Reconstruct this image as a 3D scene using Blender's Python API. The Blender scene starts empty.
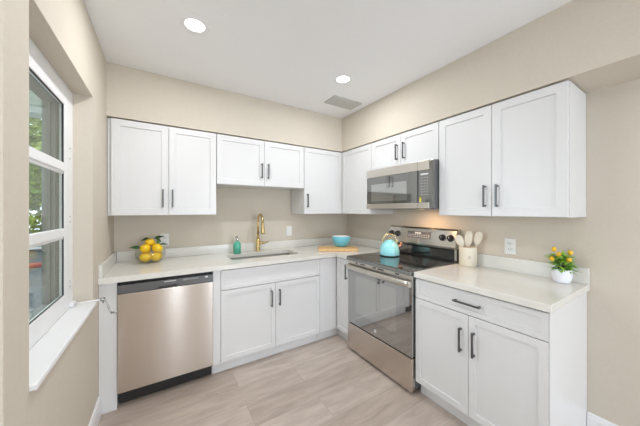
import bpy, bmesh, math, random
from math import sin, cos, pi, radians
from mathutils import Vector, Matrix
random.seed(7)
S = bpy.context.scene
COL = S.collection

# ------------------------------------------------------------------ camera
cam = bpy.data.cameras.new('camera'); cam.sensor_width = 36.0
cam.lens = 252.093/640*36; cam.shift_y = -2.363/640; cam.clip_start = .05
co = bpy.data.objects.new('camera', cam); COL.objects.link(co)
co.location = (-2.214, -2.826, 1.364); co.rotation_euler = (radians(90), 0, radians(-32.039))
S.camera = co

# ------------------------------------------------------------------ world, exposure, daylight, added fill
S.view_settings.view_transform = 'Standard'; S.view_settings.look = 'None'
S.view_settings.gamma = 1; S.view_settings.exposure = 0.09
W = bpy.data.worlds.new('sky'); S.world = W; W.use_nodes = True
bg = W.node_tree.nodes['Background']
bg.inputs[0].default_value = (.81, .92, 1.04, 1); bg.inputs[1].default_value = 2.1
DOWN_W = 7.7       # watts of each recessed downlight
def area_light(name, loc, rot, sx, sy, watts, color=(1, 1, 1), parent=None, shape='RECTANGLE', spread=180):
    L = bpy.data.lights.new(name, 'AREA'); L.shape = shape; L.size = sx; L.size_y = sy
    L.energy = watts; L.color = color; L.spread = radians(spread)
    o = bpy.data.objects.new(name, L); COL.objects.link(o); o.location = loc; o.rotation_euler = rot
    if parent: o.parent = parent
    return o
# added fill panels at unseen openings made up behind the camera
area_light('fill_rear_right', (-.53, -6.70, 1.15), (radians(90), 0, 0), .84, 1.9, 62, (.86, .97, 1.12))
area_light('fill_rear_streak', (-1.87, -6.70, 1.2), (radians(90), 0, 0), .22, 1.8, 12, (.86, .97, 1.12))  # narrow panel added for the bright streak on the dishwasher
area_light('fill_rear_side', (-4.45, -5.0, 1.45), (0, radians(-120), 0), 1.3, 2.0, 38, (.86, .97, 1.12))
# open sky beyond the porch, outside the kitchen window
area_light('daylight_porch', (-5.4, -.3, 1.75), (0, radians(-90), 0), 1.9, 2.8, 135, (.86, .97, 1.12))

# ------------------------------------------------------------------ materials
def mat(name, col, rough=.5, metal=0, ior=1.5, **kw):
    m = bpy.data.materials.new(name); m.use_nodes = True
    p = m.node_tree.nodes['Principled BSDF']
    p.inputs['Base Color'].default_value = (*col, 1); p.inputs['Roughness'].default_value = rough
    p.inputs['Metallic'].default_value = metal; p.inputs['IOR'].default_value = ior
    for k, v in kw.items(): p.inputs[k.replace('_', ' ')].default_value = v
    return m
def noisy(m, c0, c1, scale=(1, 1, 1), s=5, detail=4, bump=0, lo=.35, hi=.65, rough=None):
    nt = m.node_tree; N = nt.nodes; L = nt.links; p = N['Principled BSDF']
    tc = N.new('ShaderNodeTexCoord'); mp = N.new('ShaderNodeMapping'); mp.inputs['Scale'].default_value = scale
    nz = N.new('ShaderNodeTexNoise'); nz.inputs['Scale'].default_value = s; nz.inputs['Detail'].default_value = detail
    cr = N.new('ShaderNodeValToRGB'); cr.color_ramp.elements[0].position = lo; cr.color_ramp.elements[1].position = hi
    cr.color_ramp.elements[0].color = (*c0, 1); cr.color_ramp.elements[1].color = (*c1, 1)
    L.new(tc.outputs['Object'], mp.inputs[0]); L.new(mp.outputs[0], nz.inputs['Vector'])
    L.new(nz.outputs[0], cr.inputs[0]); L.new(cr.outputs[0], p.inputs['Base Color'])
    if bump:
        b = N.new('ShaderNodeBump'); b.inputs['Strength'].default_value = bump; b.inputs['Distance'].default_value = .002
        L.new(nz.outputs[0], b.inputs['Height']); L.new(b.outputs[0], p.inputs['Normal'])
    return m
M = {}
M['wall'] = noisy(mat('greige_wall_paint', (.60, .55, .48), .75), (.628, .566, .472), (.646, .582, .486), s=60, bump=.05)
M['wall_cool'] = M['wall']
M['ceiling'] = noisy(mat('white_ceiling_paint', (.8, .8, .8), .9), (.915, .915, .915), (.93, .93, .93), s=90, bump=.04)
M['trim'] = mat('white_trim_paint', (.86, .86, .86), .35)
M['cab'] = noisy(mat('white_cabinet_lacquer', (.86, .86, .87), .32), (.725, .718, .708), (.735, .728, .718), s=3)
M['cabinside'] = mat('pale_cabinet_box', (.80, .80, .80), .5)
M['quartz'] = noisy(mat('off_white_quartz', (.8, .78, .73), .16), (.745, .722, .665), (.77, .748, .69), s=14, detail=8)
M['handle'] = mat('gunmetal_handle', (.12, .12, .125), .35, .7)
M['black'] = mat('black_plastic', (.015, .015, .016), .35)
M['dark'] = mat('dark_grey_plastic', (.13, .13, .13), .25, .2)
M['rim'] = mat('grey_cooktop_rim', (.20, .20, .19), .3, .3)
M['glassblack'] = mat('smoked_oven_glass', (.44, .44, .43), .03, .92, 1.5)
M['ovenwin'] = mat('oven_window_glass', (.52, .52, .50), .03, .92)
M['micglass'] = mat('smoked_microwave_glass', (.26, .26, .25), .06, .9, 1.5)
M['micwin'] = mat('bright_reflection_window', (.46, .47, .45), .06, .9, 1.5)  # paler tone puts a brighter reflection into the colour
M['cooktop'] = mat('black_ceramic_cooktop', (.03, .03, .03), .045, 0, 2.5)
M['burner'] = mat('burner_ring_print', (.10, .10, .10), .2)
M['gold'] = mat('brushed_gold', (.66, .51, .25), .26, 1)
M['brass'] = mat('warm_brass', (.80, .62, .34), .25, 1)
M['chrome'] = mat('chrome', (.48, .48, .48), .25, 1)
M['teal'] = mat('teal_bottle_glass', (.10, .47, .32), .15)
M['blue'] = mat('sky_blue_ceramic', (.17, .56, .68), .25)
M['bluein'] = mat('white_ceramic_inside', (.80, .82, .80), .2)
M['kettle'] = mat('pastel_blue_enamel', (.33, .76, .80), .22)
M['cream'] = mat('cream_stoneware', (.84, .77, .63), .35)
M['creamdk'] = mat('cream_stoneware_mark', (.45, .41, .35), .5)
M['lemon'] = noisy(mat('lemon_peel', (.85, .60, .03), .4), (.88, .52, .008), (.94, .64, .02), s=30, bump=.2)
M['orange'] = mat('yellow_orange_fruit', (.85, .50, .02), .45)
M['leafdk'] = noisy(mat('dark_leaf', (.05, .13, .04), .45), (.035, .10, .03), (.09, .19, .06), s=20)
M['leaf'] = noisy(mat('bright_leaf', (.15, .40, .03), .45), (.08, .28, .015), (.32, .60, .06), s=30)
M['pot'] = mat('white_pot_glaze', (.84, .84, .88), .3)
M['soil'] = mat('dark_soil', (.04, .03, .02), .9)
M['stem'] = mat('brown_stem', (.10, .06, .03), .8)
M['plate'] = mat('white_plastic_plate', (.80, .79, .76), .35)
M['slot'] = mat('outlet_slot', (.05, .05, .05), .6)
M['vent'] = mat('vent_enamel', (.55, .54, .50), .5)
M['ventdk'] = mat('vent_shadow_gap', (.22, .22, .20), .8)
M['copper'] = mat('copper', (.75, .42, .32), .25, 1)
M['mark'] = mat('printed_marks', (.62, .62, .62), .5)
M['display'] = mat('grey_display_panel', (.13, .13, .14), .15)
M['yellow'] = mat('yellow_sticker', (.80, .70, .03), .5)
M['stucco'] = noisy(mat('grey_stucco', (.42, .44, .42), .9), (.27, .30, .28), (.33, .36, .33), s=25, bump=.3)
M['alu'] = mat('grey_outer_frame', (.19, .205, .19), .5)
M['eave'] = mat('grey_green_soffit', (.33, .38, .33), .8)
M['asphalt'] = noisy(mat('grey_asphalt', (.12, .13, .13), .9), (.10, .11, .11), (.16, .17, .17), s=30)
M['kerb'] = mat('red_kerb_paint', (.42, .09, .09), .6)
M['fence'] = mat('white_fence_paint', (.8, .8, .8), .6)
M['bark'] = noisy(mat('bark', (.12, .09, .06), .9), (.08, .06, .04), (.17, .13, .09), s=12)
M['treeleaf'] = noisy(mat('tree_leaf', (.2, .34, .05), .5), (.13, .23, .02), (.38, .46, .06), s=3)
M['sponge'] = mat('sink_steel', (.38, .37, .33), .42, .85)
# wood
def wood(name, c0, c1, axis=(1, 12, 12), rough=.45):
    return noisy(mat(name, c0, rough), c0, c1, scale=axis, s=8, detail=5)
M['board'] = wood('light_maple_board', (.66, .40, .17), (.78, .52, .25))
M['boardtop'] = wood('maple_board_top', (.58, .32, .13), (.70, .42, .19))
M['spoon'] = wood('pale_beech', (.74, .66, .52), (.82, .74, .60))
# brushed steel
def steel(name, col, rough, axis_scale, aniso=.85, rot=0.0):
    m = mat(name, col, rough, 1); nt = m.node_tree; N = nt.nodes; L = nt.links; p = N['Principled BSDF']
    c0 = tuple(c*.95 for c in col)
    noisy(m, c0, col, scale=axis_scale, s=1, detail=3)
    p.inputs['Anisotropic'].default_value = aniso; p.inputs['Anisotropic Rotation'].default_value = rot
    t = N.new('ShaderNodeTangent'); t.direction_type = 'RADIAL'; t.axis = 'Z'; L.new(t.outputs[0], p.inputs['Tangent'])
    return m
M['steel'] = steel('brushed_stainless_steel', (.66, .60, .54), .21, (2, 2, 300), .97, .25)
M['steelback'] = steel('brushed_backguard_steel', (.66, .63, .57), .20, (2, 2, 300), .96, .25)
M['steelflat'] = mat('satin_stainless_trim', (.66, .63, .57), .32, 1)
# window glass: a clear sheet with a fresnel sheen
def pane_mat():
    m = bpy.data.materials.new('window_glass'); m.use_nodes = True; nt = m.node_tree; N = nt.nodes; L = nt.links
    N.clear(); o = N.new('ShaderNodeOutputMaterial'); a = N.new('ShaderNodeBsdfTransparent'); g = N.new('ShaderNodeBsdfGlossy')
    a.inputs[0].default_value = (.90, .92, .90, 1); g.inputs['Roughness'].default_value = .02
    lw = N.new('ShaderNodeLayerWeight'); lw.inputs[0].default_value = .5; x = N.new('ShaderNodeMixShader')
    pw = N.new('ShaderNodeMath'); pw.operation = 'POWER'; pw.inputs[1].default_value = 5; L.new(lw.outputs['Facing'], pw.inputs[0])
    f = N.new('ShaderNodeMath'); f.operation = 'MULTIPLY_ADD'; f.inputs[1].default_value = .5; f.inputs[2].default_value = .04; L.new(pw.outputs[0], f.inputs[0])
    L.new(f.outputs[0], x.inputs[0]); L.new(a.outputs[0], x.inputs[1]); L.new(g.outputs[0], x.inputs[2]); L.new(x.outputs[0], o.inputs[0])
    return m
M['pane'] = pane_mat()
def bowl_glass():
    m = pane_mat(); m.name = 'clear_bowl_glass'
    for n in m.node_tree.nodes:
        if n.type == 'BSDF_TRANSPARENT': n.inputs[0].default_value = (.96, .97, .95, 1)
    return m
M['bowlglass'] = bowl_glass()
def emit(name, col, s):
    m = bpy.data.materials.new(name); m.use_nodes = True; p = m.node_tree.nodes['Principled BSDF']
    p.inputs['Base Color'].default_value = (*col, 1); p.inputs['Emission Color'].default_value = (*col, 1); p.inputs['Emission Strength'].default_value = s
    return m
M['lamp'] = emit('lit_downlight_diffuser', (1, .98, .95), 6)
M['lampwarm'] = emit('lit_cooktop_lamp', (1, .62, .25), 3)
# floor: vinyl oak planks along x
def floor_mat():
    m = mat('pale_oak_planks', (.5, .44, .39), .38); nt = m.node_tree; N = nt.nodes; L = nt.links; p = N['Principled BSDF']
    tc = N.new('ShaderNodeTexCoord')
    br = N.new('ShaderNodeTexBrick'); br.offset = .37; br.offset_frequency = 2
    br.inputs['Scale'].default_value = 1; br.inputs['Brick Width'].default_value = 1.25; br.inputs['Row Height'].default_value = .21
    br.inputs['Mortar Size'].default_value = .0009; br.inputs['Mortar Smooth'].default_value = .3; br.inputs['Bias'].default_value = 0
    br.inputs['Color1'].default_value = (.455, .375, .315, 1); br.inputs['Color2'].default_value = (.585, .50, .435, 1); br.inputs['Mortar'].default_value = (.28, .23, .19, 1)
    L.new(tc.outputs['Object'], br.inputs['Vector'])
    mp = N.new('ShaderNodeMapping'); mp.inputs['Scale'].default_value = (2.2, 11, 1); L.new(tc.outputs['Object'], mp.inputs[0])
    # shift the grain from plank to plank
    ad = N.new('ShaderNodeVectorMath'); ad.operation = 'MULTIPLY_ADD'; L.new(br.outputs['Color'], ad.inputs[0]); ad.inputs[1].default_value = (37, 11, 5); L.new(mp.outputs[0], ad.inputs[2])
    n1 = N.new('ShaderNodeTexNoise'); n1.inputs['Scale'].default_value = 1.6; n1.inputs['Detail'].default_value = 7; n1.inputs['Roughness'].default_value = .62
    n1.inputs['Distortion'].default_value = .6
    L.new(ad.outputs[0], n1.inputs['Vector'])
    cr = N.new('ShaderNodeValToRGB'); cr.color_ramp.elements[0].position = .34; cr.color_ramp.elements[1].position = .62
    cr.color_ramp.elements[0].color = (.83, .81, .80, 1); cr.color_ramp.elements[1].color = (1.06, 1.06, 1.06, 1)
    L.new(n1.outputs[0], cr.inputs[0])
    mx = N.new('ShaderNodeMix'); mx.data_type = 'RGBA'; mx.blend_type = 'MULTIPLY'; mx.inputs[0].default_value = 1
    L.new(br.outputs['Color'], mx.inputs[6]); L.new(cr.outputs[0], mx.inputs[7]); L.new(mx.outputs[2], p.inputs['Base Color'])
    b = N.new('ShaderNodeBump'); b.inputs['Strength'].default_value = .12; b.inputs['Distance'].default_value = .002
    L.new(n1.outputs[0], b.inputs['Height']); L.new(b.outputs[0], p.inputs['Normal'])
    return m
M['floor'] = floor_mat()

# ------------------------------------------------------------------ mesh helpers
def NB(): return bmesh.new()
def box(b, x0, x1, y0, y1, z0, z1, bev=0, seg=2, mi=0):
    x0, x1 = sorted((x0, x1)); y0, y1 = sorted((y0, y1)); z0, z1 = sorted((z0, z1))
    r = bmesh.ops.create_cube(b, size=1); vs = r['verts']
    for v in vs: v.co = Vector(((x0+x1)/2+v.co.x*(x1-x0), (y0+y1)/2+v.co.y*(y1-y0), (z0+z1)/2+v.co.z*(z1-z0)))
    fs = set(f for v in vs for f in v.link_faces)
    for f in fs: f.material_index = mi
    if bev:
        es = set(e for v in vs for e in v.link_edges)
        q = bmesh.ops.bevel(b, geom=list(es), offset=bev, segments=seg, profile=.5, affect='EDGES')
        for f in q['faces']: f.material_index = mi
    return b
def lathe(b, cx, cy, prof, n=32, axis='z', smooth=True, mi=0, cap=False):
    """prof: list of (radius, height); axis z (cx, cy in plan)"""
    rings = []
    for r, z in prof:
        ring = []
        for i in range(n):
            a = 2*pi*i/n; ring.append(b.verts.new((cx+r*cos(a), cy+r*sin(a), z)))
        rings.append(ring)
    for k in range(len(rings)-1):
        for i in range(n):
            j = (i+1) % n; f = b.faces.new((rings[k][i], rings[k][j], rings[k+1][j], rings[k+1][i])); f.smooth = smooth; f.material_index = mi
    if cap:
        for ring in (rings[0], rings[-1]):
            f = b.faces.new(ring); f.material_index = mi
    return b
def disc_stack(b, c, d, prof, n=24, mi=0):
    """lathe about an arbitrary direction d from point c; closed ends"""
    d = Vector(d).normalized(); u = d.orthogonal().normalized(); w = d.cross(u); c = Vector(c); rings = []
    for r, h in prof: rings.append([b.verts.new(c+d*h+(u*cos(2*pi*i/n)+w*sin(2*pi*i/n))*r) for i in range(n)])
    for k in range(len(rings)-1):
        for i in range(n):
            j = (i+1) % n; f = b.faces.new((rings[k][i], rings[k][j], rings[k+1][j], rings[k+1][i])); f.smooth = True; f.material_index = mi
    for ring in (rings[0], rings[-1]): b.faces.new(ring).material_index = mi
    return b
def tube(b, pts, rad, n=12, mi=0, flat=1.0):
    pts = [Vector(p) for p in pts]; m = len(pts)
    rr = rad if isinstance(rad, (list, tuple)) else [rad]*m
    prev = None; rings = []
    for k, p in enumerate(pts):
        t = (pts[min(k+1, m-1)]-pts[max(k-1, 0)]).normalized()
        if prev is None: u = t.orthogonal().normalized()
        else: u = (prev-t*prev.dot(t)).normalized()
        prev = u; w = t.cross(u)
        rings.append([b.verts.new(p+(u*cos(2*pi*i/n)+w*sin(2*pi*i/n)*flat)*rr[k]) for i in range(n)])
    for k in range(m-1):
        for i in range(n):
            j = (i+1) % n; f = b.faces.new((rings[k][i], rings[k][j], rings[k+1][j], rings[k+1][i])); f.smooth = True; f.material_index = mi
    for ring in (rings[0], rings[-1]): b.faces.new(ring).material_index = mi
    return b
def ball(b, c, r, sub=2, sc=(1, 1, 1), rot=None, mi=0):
    q = bmesh.ops.create_icosphere(b, subdivisions=sub, radius=r)
    for v in q['verts']:
        p = Vector((v.co.x*sc[0], v.co.y*sc[1], v.co.z*sc[2]))
        if rot: p = rot @ p
        v.co = p+Vector(c)
    for f in set(f for v in q['verts'] for f in v.link_faces): f.smooth = True; f.material_index = mi
    return b
def leaf(b, base, d, up, length, width, curl=.25, thick=.0008):
    """a pointed, curved leaf with thickness"""
    d = Vector(d).normalized(); side = d.cross(Vector(up)).normalized(); nrm = side.cross(d).normalized(); base = Vector(base)
    prof = [.12, .75, 1, .82, .45, .05]; n = len(prof); L = []; 
    for k, w in enumerate(prof):
        t = k/(n-1); c = base+d*length*t-nrm*curl*length*t*t
        L.append([c+side*width*w*.5+nrm*width*.12*w, c, c-side*width*w*.5+nrm*width*.12*w])
    top = [[b.verts.new(p+nrm*thick) for p in r] for r in L]; bot = [[b.verts.new(p-nrm*thick) for p in r] for r in L]
    for k in range(n-1):
        for s in range(2):
            f = b.faces.new((top[k][s], top[k][s+1], top[k+1][s+1], top[k+1][s])); f.smooth = True
            f = b.faces.new((bot[k][s+1], bot[k][s], bot[k+1][s], bot[k+1][s+1])); f.smooth = True
        b.faces.new((top[k][0], top[k+1][0], bot[k+1][0], bot[k][0])); b.faces.new((top[k][2], bot[k][2], bot[k+1][2], top[k+1][2]))
    b.faces.new((top[0][0], bot[0][0], bot[0][1], top[0][1])); b.faces.new((top[0][1], bot[0][1], bot[0][2], top[0][2]))
    return b

def rootloc(o):
    v = Vector((0, 0, 0))
    while o: v += o.location; o = o.parent
    return v
def link(name, b, mats, parent=None, label=None, origin=None):
    bmesh.ops.recalc_face_normals(b, faces=b.faces[:])
    sh = rootloc(parent) if parent else (Vector(origin) if origin else Vector((0, 0, 0)))
    for v in b.verts: v.co -= sh
    me = bpy.data.meshes.new(name); b.to_mesh(me); b.free()
    for m in (mats if isinstance(mats, (list, tuple)) else [mats]): me.materials.append(M[m] if isinstance(m, str) else m)
    o = bpy.data.objects.new(name, me); COL.objects.link(o)
    if parent: o.parent = parent
    elif origin: o.location = origin
    if label: o['label'] = label
    return o
def thing(name, label, cat, loc, group=None):
    o = bpy.data.objects.new(name, None); o.empty_display_size = .1; COL.objects.link(o); o.location = loc
    o['label'] = label; o['category'] = cat
    if group: o['group'] = group
    return o
def tag(o, label, cat, group=None):
    o['label'] = label; o['category'] = cat
    if group: o['group'] = group
    return o
def struct(name, b, mats, label, parent=None):
    o = link(name, b, mats, parent)
    if not parent: o['kind'] = 'structure'
    o['label'] = label; return o

# a run of cabinets: 'B' along the back wall (u = x, outward = -y), 'R' along the right wall (u = y, outward = -x)
def fbox(b, F, u0, u1, d0, d1, z0, z1, bev=0, seg=2, mi=0):
    if F == 'B': return box(b, u0, u1, -d0, -d1, z0, z1, bev, seg, mi)
    return box(b, -d0, -d1, u0, u1, z0, z1, bev, seg, mi)
def fp(F, u, d, z): return Vector((u, -d, z)) if F == 'B' else Vector((-d, u, z))
def shaker(F, u0, u1, z0, z1, d0, d1, rail=.057, dep=.008):
    b = NB(); fbox(b, F, u0, u1, d0, d1, z0, z1)
    n = Vector((0, -1, 0)) if F == 'B' else Vector((-1, 0, 0)); b.normal_update()
    bmesh.ops.recalc_face_normals(b, faces=b.faces[:])
    front = max(b.faces, key=lambda f: f.normal.dot(n))
    outer = list(front.edges)
    bmesh.ops.inset_region(b, faces=[front], thickness=rail, depth=0)
    bmesh.ops.inset_region(b, faces=[front], thickness=.0025, depth=0)
    for v in front.verts: v.co -= n*dep
    bmesh.ops.bevel(b, geom=outer, offset=.0015, segments=2, profile=.5, affect='EDGES')
    return b
def pull(F, u0, z0, d, length, parent, vertical=True, w=.011, h=.03):
    b = NB()
    if vertical:
        fbox(b, F, u0-w/2, u0+w/2, d+h-.010, d+h, z0, z0+length, .0015)
        for zz in (z0+.004, z0+length-.015): fbox(b, F, u0-w/2, u0+w/2, d+.0002, d+h-.008, zz, zz+.011, .001)
    else:
        fbox(b, F, u0, u0+length, d+h-.010, d+h, z0-w/2, z0+w/2, .0015)
        for uu in (u0+.004, u0+length-.015): fbox(b, F, uu, uu+.011, d+.0002, d+h-.008, z0-w/2, z0+w/2, .001)
    return link('handle', b, 'handle', parent)

XL = -2.573; ZC = 2.494
# ------------------------------------------------------------------ setting
b = NB(); box(b, -4.35, .15, -6.65, .15, -.1, 0); struct('floor', b, 'floor', 'pale oak plank floor')
b = NB(); box(b, -4.35, .15, -6.65, .15, ZC, ZC+.1); struct('ceiling', b, 'ceiling', 'flat white ceiling')
b = NB(); box(b, -2.75, .15, 0, .15, 0, ZC); struct('wall_back', b, 'wall', 'greige back wall behind the sink')
b = NB(); box(b, 0, .15, -6.65, 0, 0, ZC); struct('wall_right', b, 'wall', 'greige wall behind the range')
WY0, WY1, WZ0, WZ1 = -1.656, -.784, .785, 2.059
b = NB()
box(b, -2.75, XL, -1.81, 0, 0, WZ0); box(b, -2.75, XL, -1.81, 0, WZ1, ZC)
box(b, -2.75, XL, -1.81, WY0, WZ0, WZ1); box(b, -2.75, XL, WY1, 0, WZ0, WZ1)
struct('wall_left', b, 'wall', 'greige left wall with the deep window recess')
b = NB(); box(b, -4.35, -2.75, -1.81, -1.70, 0, ZC); struct('wall_return', b, 'wall', 'wall turning left beside the window')
# room behind the camera
b = NB()
box(b, -4.35, -2.03, -6.65, -6.5, 0, ZC); box(b, -1.71, -.96, -6.65, -6.5, 0, ZC); box(b, -.09, 0, -6.65, -6.5, 0, ZC)
box(b, -.96, -.09, -6.65, -6.5, 2.1, ZC); box(b, -2.03, -1.71, -6.65, -6.5, 2.1, ZC); box(b, -2.03, -1.71, -6.65, -6.5, 0, .3)  # door gap and narrow slot added to let the fill in
struct('wall_rear', b, 'wall', 'greige rear wall with added openings for the fill panels')
b = NB()
box(b, -4.35, -4.2, -6.5, -6.0, 0, ZC); box(b, -4.35, -4.2, -4.0, -1.81, 0, ZC)
box(b, -4.35, -4.2, -6.0, -4.0, 0, .8); box(b, -4.35, -4.2, -6.0, -4.0, 2.1, ZC)
struct('wall_side', b, 'wall', 'greige side wall of the room behind the kitchen')
b = NB()
for x in (-.96, -.14): box(b, x, x+.05, -6.6, -6.55, 0, 2.1)
box(b, -.91, -.14, -6.6, -6.55, 2.04, 2.1)
struct('added_door_frame', b, 'trim', 'added unseen white door frame without glass')  # unseen frame added around the right fill panel
b = NB()
for y in (-6.0, -5.03, -4.06): box(b, -4.32, -4.27, y, y+.06, .8, 2.1)
box(b, -4.32, -4.27, -6.0, -4.0, 2.04, 2.1); box(b, -4.32, -4.27, -6.0, -4.0, .8, .86)
struct('added_window_frame', b, 'trim', 'added unseen white window frame without glass')  # unseen frame added around the side fill panel
# soffits over the wall cabinets
SO = .345
b = NB(); box(b, XL, 0, -SO, 0, 2.087, ZC); struct('wall_soffit_back', b, 'wall', 'greige soffit above the sink-side wall cabinets')
b = NB(); box(b, -SO, 0, -6.5, -SO, 2.087, ZC); struct('wall_soffit_right', b, 'wall', 'greige soffit above the range-side wall cabinets')
# baseboards
def baseboard(name, F, x, u0, u1, sgn, label):
    b = NB(); prof = [(0, 0), (.014, 0), (.014, .105), (.010, .118), (.010, .125), (.005, .133), (0, .133)]
    vs = []
    for u in (u0, u1):
        vs.append([b.verts.new((x+sgn*d, u, z)) if F == 'y' else b.verts.new((u, x+sgn*d, z)) for d, z in prof])
    n = len(prof)
    for i in range(n): b.faces.new((vs[0][i], vs[0][(i+1) % n], vs[1][(i+1) % n], vs[1][i]))
    b.faces.new(vs[0]); b.faces.new(vs[1]); struct(name, b, 'trim', label)
baseboard('baseboard_left', 'y', XL, -1.81, -.632, 1, 'white baseboard under the window')
baseboard('baseboard_right', 'y', 0, -6.5, -2.386, -1, 'white baseboard beside the end of the right base cabinet')
# ------------------------------------------------------------------ window
wx0, wx1 = -2.684, -2.663
b = NB()
box(b, wx0, wx1, WY1-.150, WY1, WZ0+.02, WZ1, .003); box(b, wx0, wx1, WY0, WY0+.075, WZ0+.02, WZ1, .003)
box(b, wx0, wx1, WY0+.075, WY1-.150, WZ1-.119, WZ1, .003); box(b, wx0, wx1, WY0+.075, WY1-.150, WZ0+.02, WZ0+.120, .003)
win = struct('window_1', b, 'trim', 'white framed awning window with three panes in the left wall')
gy0, gy1 = WY0+.075, WY1-.150
b = NB(); box(b, -2.75, -2.685, gy1+.002, WY1-.0005, WZ0+.03, WZ1-.001); box(b, -2.75, -2.685, WY0+.0005, gy0-.002, WZ0+.03, WZ1-.001)
for xx in (-2.705, -2.725): box(b, xx, xx+.008, gy1-.006, gy1+.003, WZ0+.04, WZ1-.120)
box(b, -2.75, -2.685, gy0-.002, gy1+.002, WZ1-.115, WZ1-.001); box(b, -2.75, -2.685, gy0-.002, gy1+.002, WZ0+.03, WZ0+.085)
link('outer_frame', b, 'alu', win, 'dark grey outer frame')  # one even dark grey
rows = [(WZ0+.120, 1.222), (1.268, 1.575), (1.622, WZ1-.119)]
for k, (z0, z1) in enumerate([(1.222, 1.268), (1.575, 1.622)]):
    b = NB(); box(b, wx0+.002, wx1+.004, gy0, gy1, z0, z1, .004); box(b, wx0+.003, wx1-.004, gy0, gy1, z0-.012, z0+.006, .002); link('sash_rail', b, 'trim', win)
for k, (z0, z1) in enumerate(rows):
    b = NB(); box(b, -2.678, -2.673, gy0, gy1, z0, z1); link('pane', b, 'pane', win)
    b = NB(); g = .003 if k < 2 else .008
    box(b, -2.6725, -2.6655, gy1-g, gy1+.001, z0, z1); 
    if k == 2: box(b, -2.6725, -2.6655, gy0, gy1, z1-.005, z1+.001)
    if k == 0: box(b, -2.6725, -2.6665, gy0, gy1, z0-.001, z0+.004)
    link('gasket', b, 'black', win, 'black rubber gasket')
b = NB()
for z in (1.66, 1.72, 1.30, 1.33, .93, .96): ball(b, (wx1+.001, WY1-.060, z), .004, 1)
link('screw_cap', b, 'chrome', win)
b = NB(); box(b, -2.664, XL+.018, WY0+.001, WY1-.001, WZ0+.001, WZ0+.022, .004)
struct('window_sill', b, 'trim', 'white sill board', win)
# crank operator
b = NB(); box(b, wx1-.002, wx1+.018, -.85, -.80, .808, .838, .004); tube(b, [(wx1+.01, -.828, .824), (-2.60, -.85, .829), (-2.512, -.88, .840)], .0045, 10)
ck = link('crank_arm', b, 'trim', win)
b = NB(); tube(b, [(-2.522, -.877, .839), (-2.504, -.882, .841)], .010, 12); tube(b, [(-2.512, -.88, .842), (-2.510, -.88, .818)], .004, 8)
tube(b, [(-2.505, -.882, .841), (-2.494, -.882, .820), (-2.476, -.884, .760), (-2.472, -.884, .753)], .0042, 10); tube(b, [(-2.474, -.884, .753), (-2.440, -.892, .754)], .0058, 10)
link('crank_handle', b, 'chrome', ck, 'chrome folding crank handle')
# ------------------------------------------------------------------ outside the window
b = NB(); box(b, -16, -2.75, -1.70, 26, -.35, -.15); struct('ground', b, 'asphalt', 'grey asphalt drive outside the window')
b = NB(); box(b, -2.75, -2.5, .15, 3, -.15, 2.7); struct('wall_outside', b, 'stucco', 'grey stucco outer wall of the house')
b = NB(); box(b, -5.2, -2.75, -1.70, 1.25, 2.62, 2.7); struct('trim_1', b, 'eave', 'grey-green porch ceiling outside the window')
b = NB(); box(b, -5.2, -2.75, 1.0, 1.25, 2.40, 2.62, .01); tag(link('porch_beam', b, 'eave', None, origin=None), 'grey-green porch beam seen through the top of the window', 'beam')
t = thing('porch_pillar', 'grey stucco pillar seen through the right part of the window panes', 'pillar', (-3.035, 1.12, -.15))
b = NB(); box(b, -3.262, -2.76, 1.0, 1.24, -.05, 2.395, .01); link('shaft', b, 'stucco', t)
b = NB(); box(b, -3.275, -2.76, .985, 1.255, -.149, -.052, .01); link('pillar_base', b, 'stucco', t)
b = NB(); box(b, -9.5, -4.2, 6.85, 7.15, -.149, -.06, .02); tag(link('kerb', b, 'kerb', None), 'red painted kerb strip seen low through the window', 'kerb')
t = thing('rail_fence', 'low white rail fence beyond the drive, seen through the lowest pane', 'fence', (-8, 10.5, -.15))
for z in (-.05, .12, .29):
    b = NB(); box(b, -12, -4, 10.45, 10.5, z, z+.09, .005); link('rail', b, 'fence', t)
for x in (-11.5, -9.5, -7.5, -5.5, -4.2):
    b = NB(); box(b, x, x+.1, 10.502, 10.6, -.149, .45, .005); link('post', b, 'fence', t)
def tree(name, x, y, h, r, n, label, cr=1.0):
    t = thing(name, label, 'tree', (x, y, -.15)); rnd = random.Random(int(x*31+y*7))
    b = NB(); tube(b, [(x, y, -.15), (x+.08, y, h*.35), (x-.05, y+.1, h*.7)], [.14, .11, .05], 10)
    for k in range(5):
        a = k*1.3; tube(b, [(x+.04, y, h*(.3+.07*k)), (x+cos(a)*r*.5, y+sin(a)*r*.5, h*(.5+.07*k))], [.05, .015], 6)
    link('trunk', b, 'bark', t)
    b = NB()
    for k in range(n):
        a = rnd.uniform(0, 2*pi); u = rnd.uniform(-1, 1); rr = r*(rnd.random()**.45)
        p = Vector((x+rr*cos(a)*math.sqrt(1-u*u), y+rr*sin(a)*math.sqrt(1-u*u), h*.58+u*rr*h*.42/r*cr))
        d = Vector((rnd.uniform(-1, 1), rnd.uniform(-1, 1), rnd.uniform(-.8, .5))).normalized(); s = rnd.uniform(.18, .34)
        w = d.orthogonal().normalized()*s*.45; n3 = d.cross(w).normalized()*s*.06
        vs = [b.verts.new(p), b.verts.new(p+d*s*.5+w+n3), b.verts.new(p+d*s), b.verts.new(p+d*s*.5-w+n3)]
        b.faces.new(vs)
    link('foliage', b, 'treeleaf', t)
tree('leafy_tree', -7.2, 15.2, 7.2, 2.3, 3400, 'leafy green tree just behind the hedge')
tree('leafy_tree', -4.6, 20.2, 6.4, 2.3, 3400, 'leafy green tree partly behind the porch pillar')
tree('leafy_tree', -10.0, 20.2, 8.6, 2.5, 3400, 'taller leafy tree at the far left through the window')
t = thing('hedge', 'dense green hedge running behind the white rail fence', 'hedge', (-8, 11.4, -.15))
b = NB(); rnd = random.Random(3)
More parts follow.
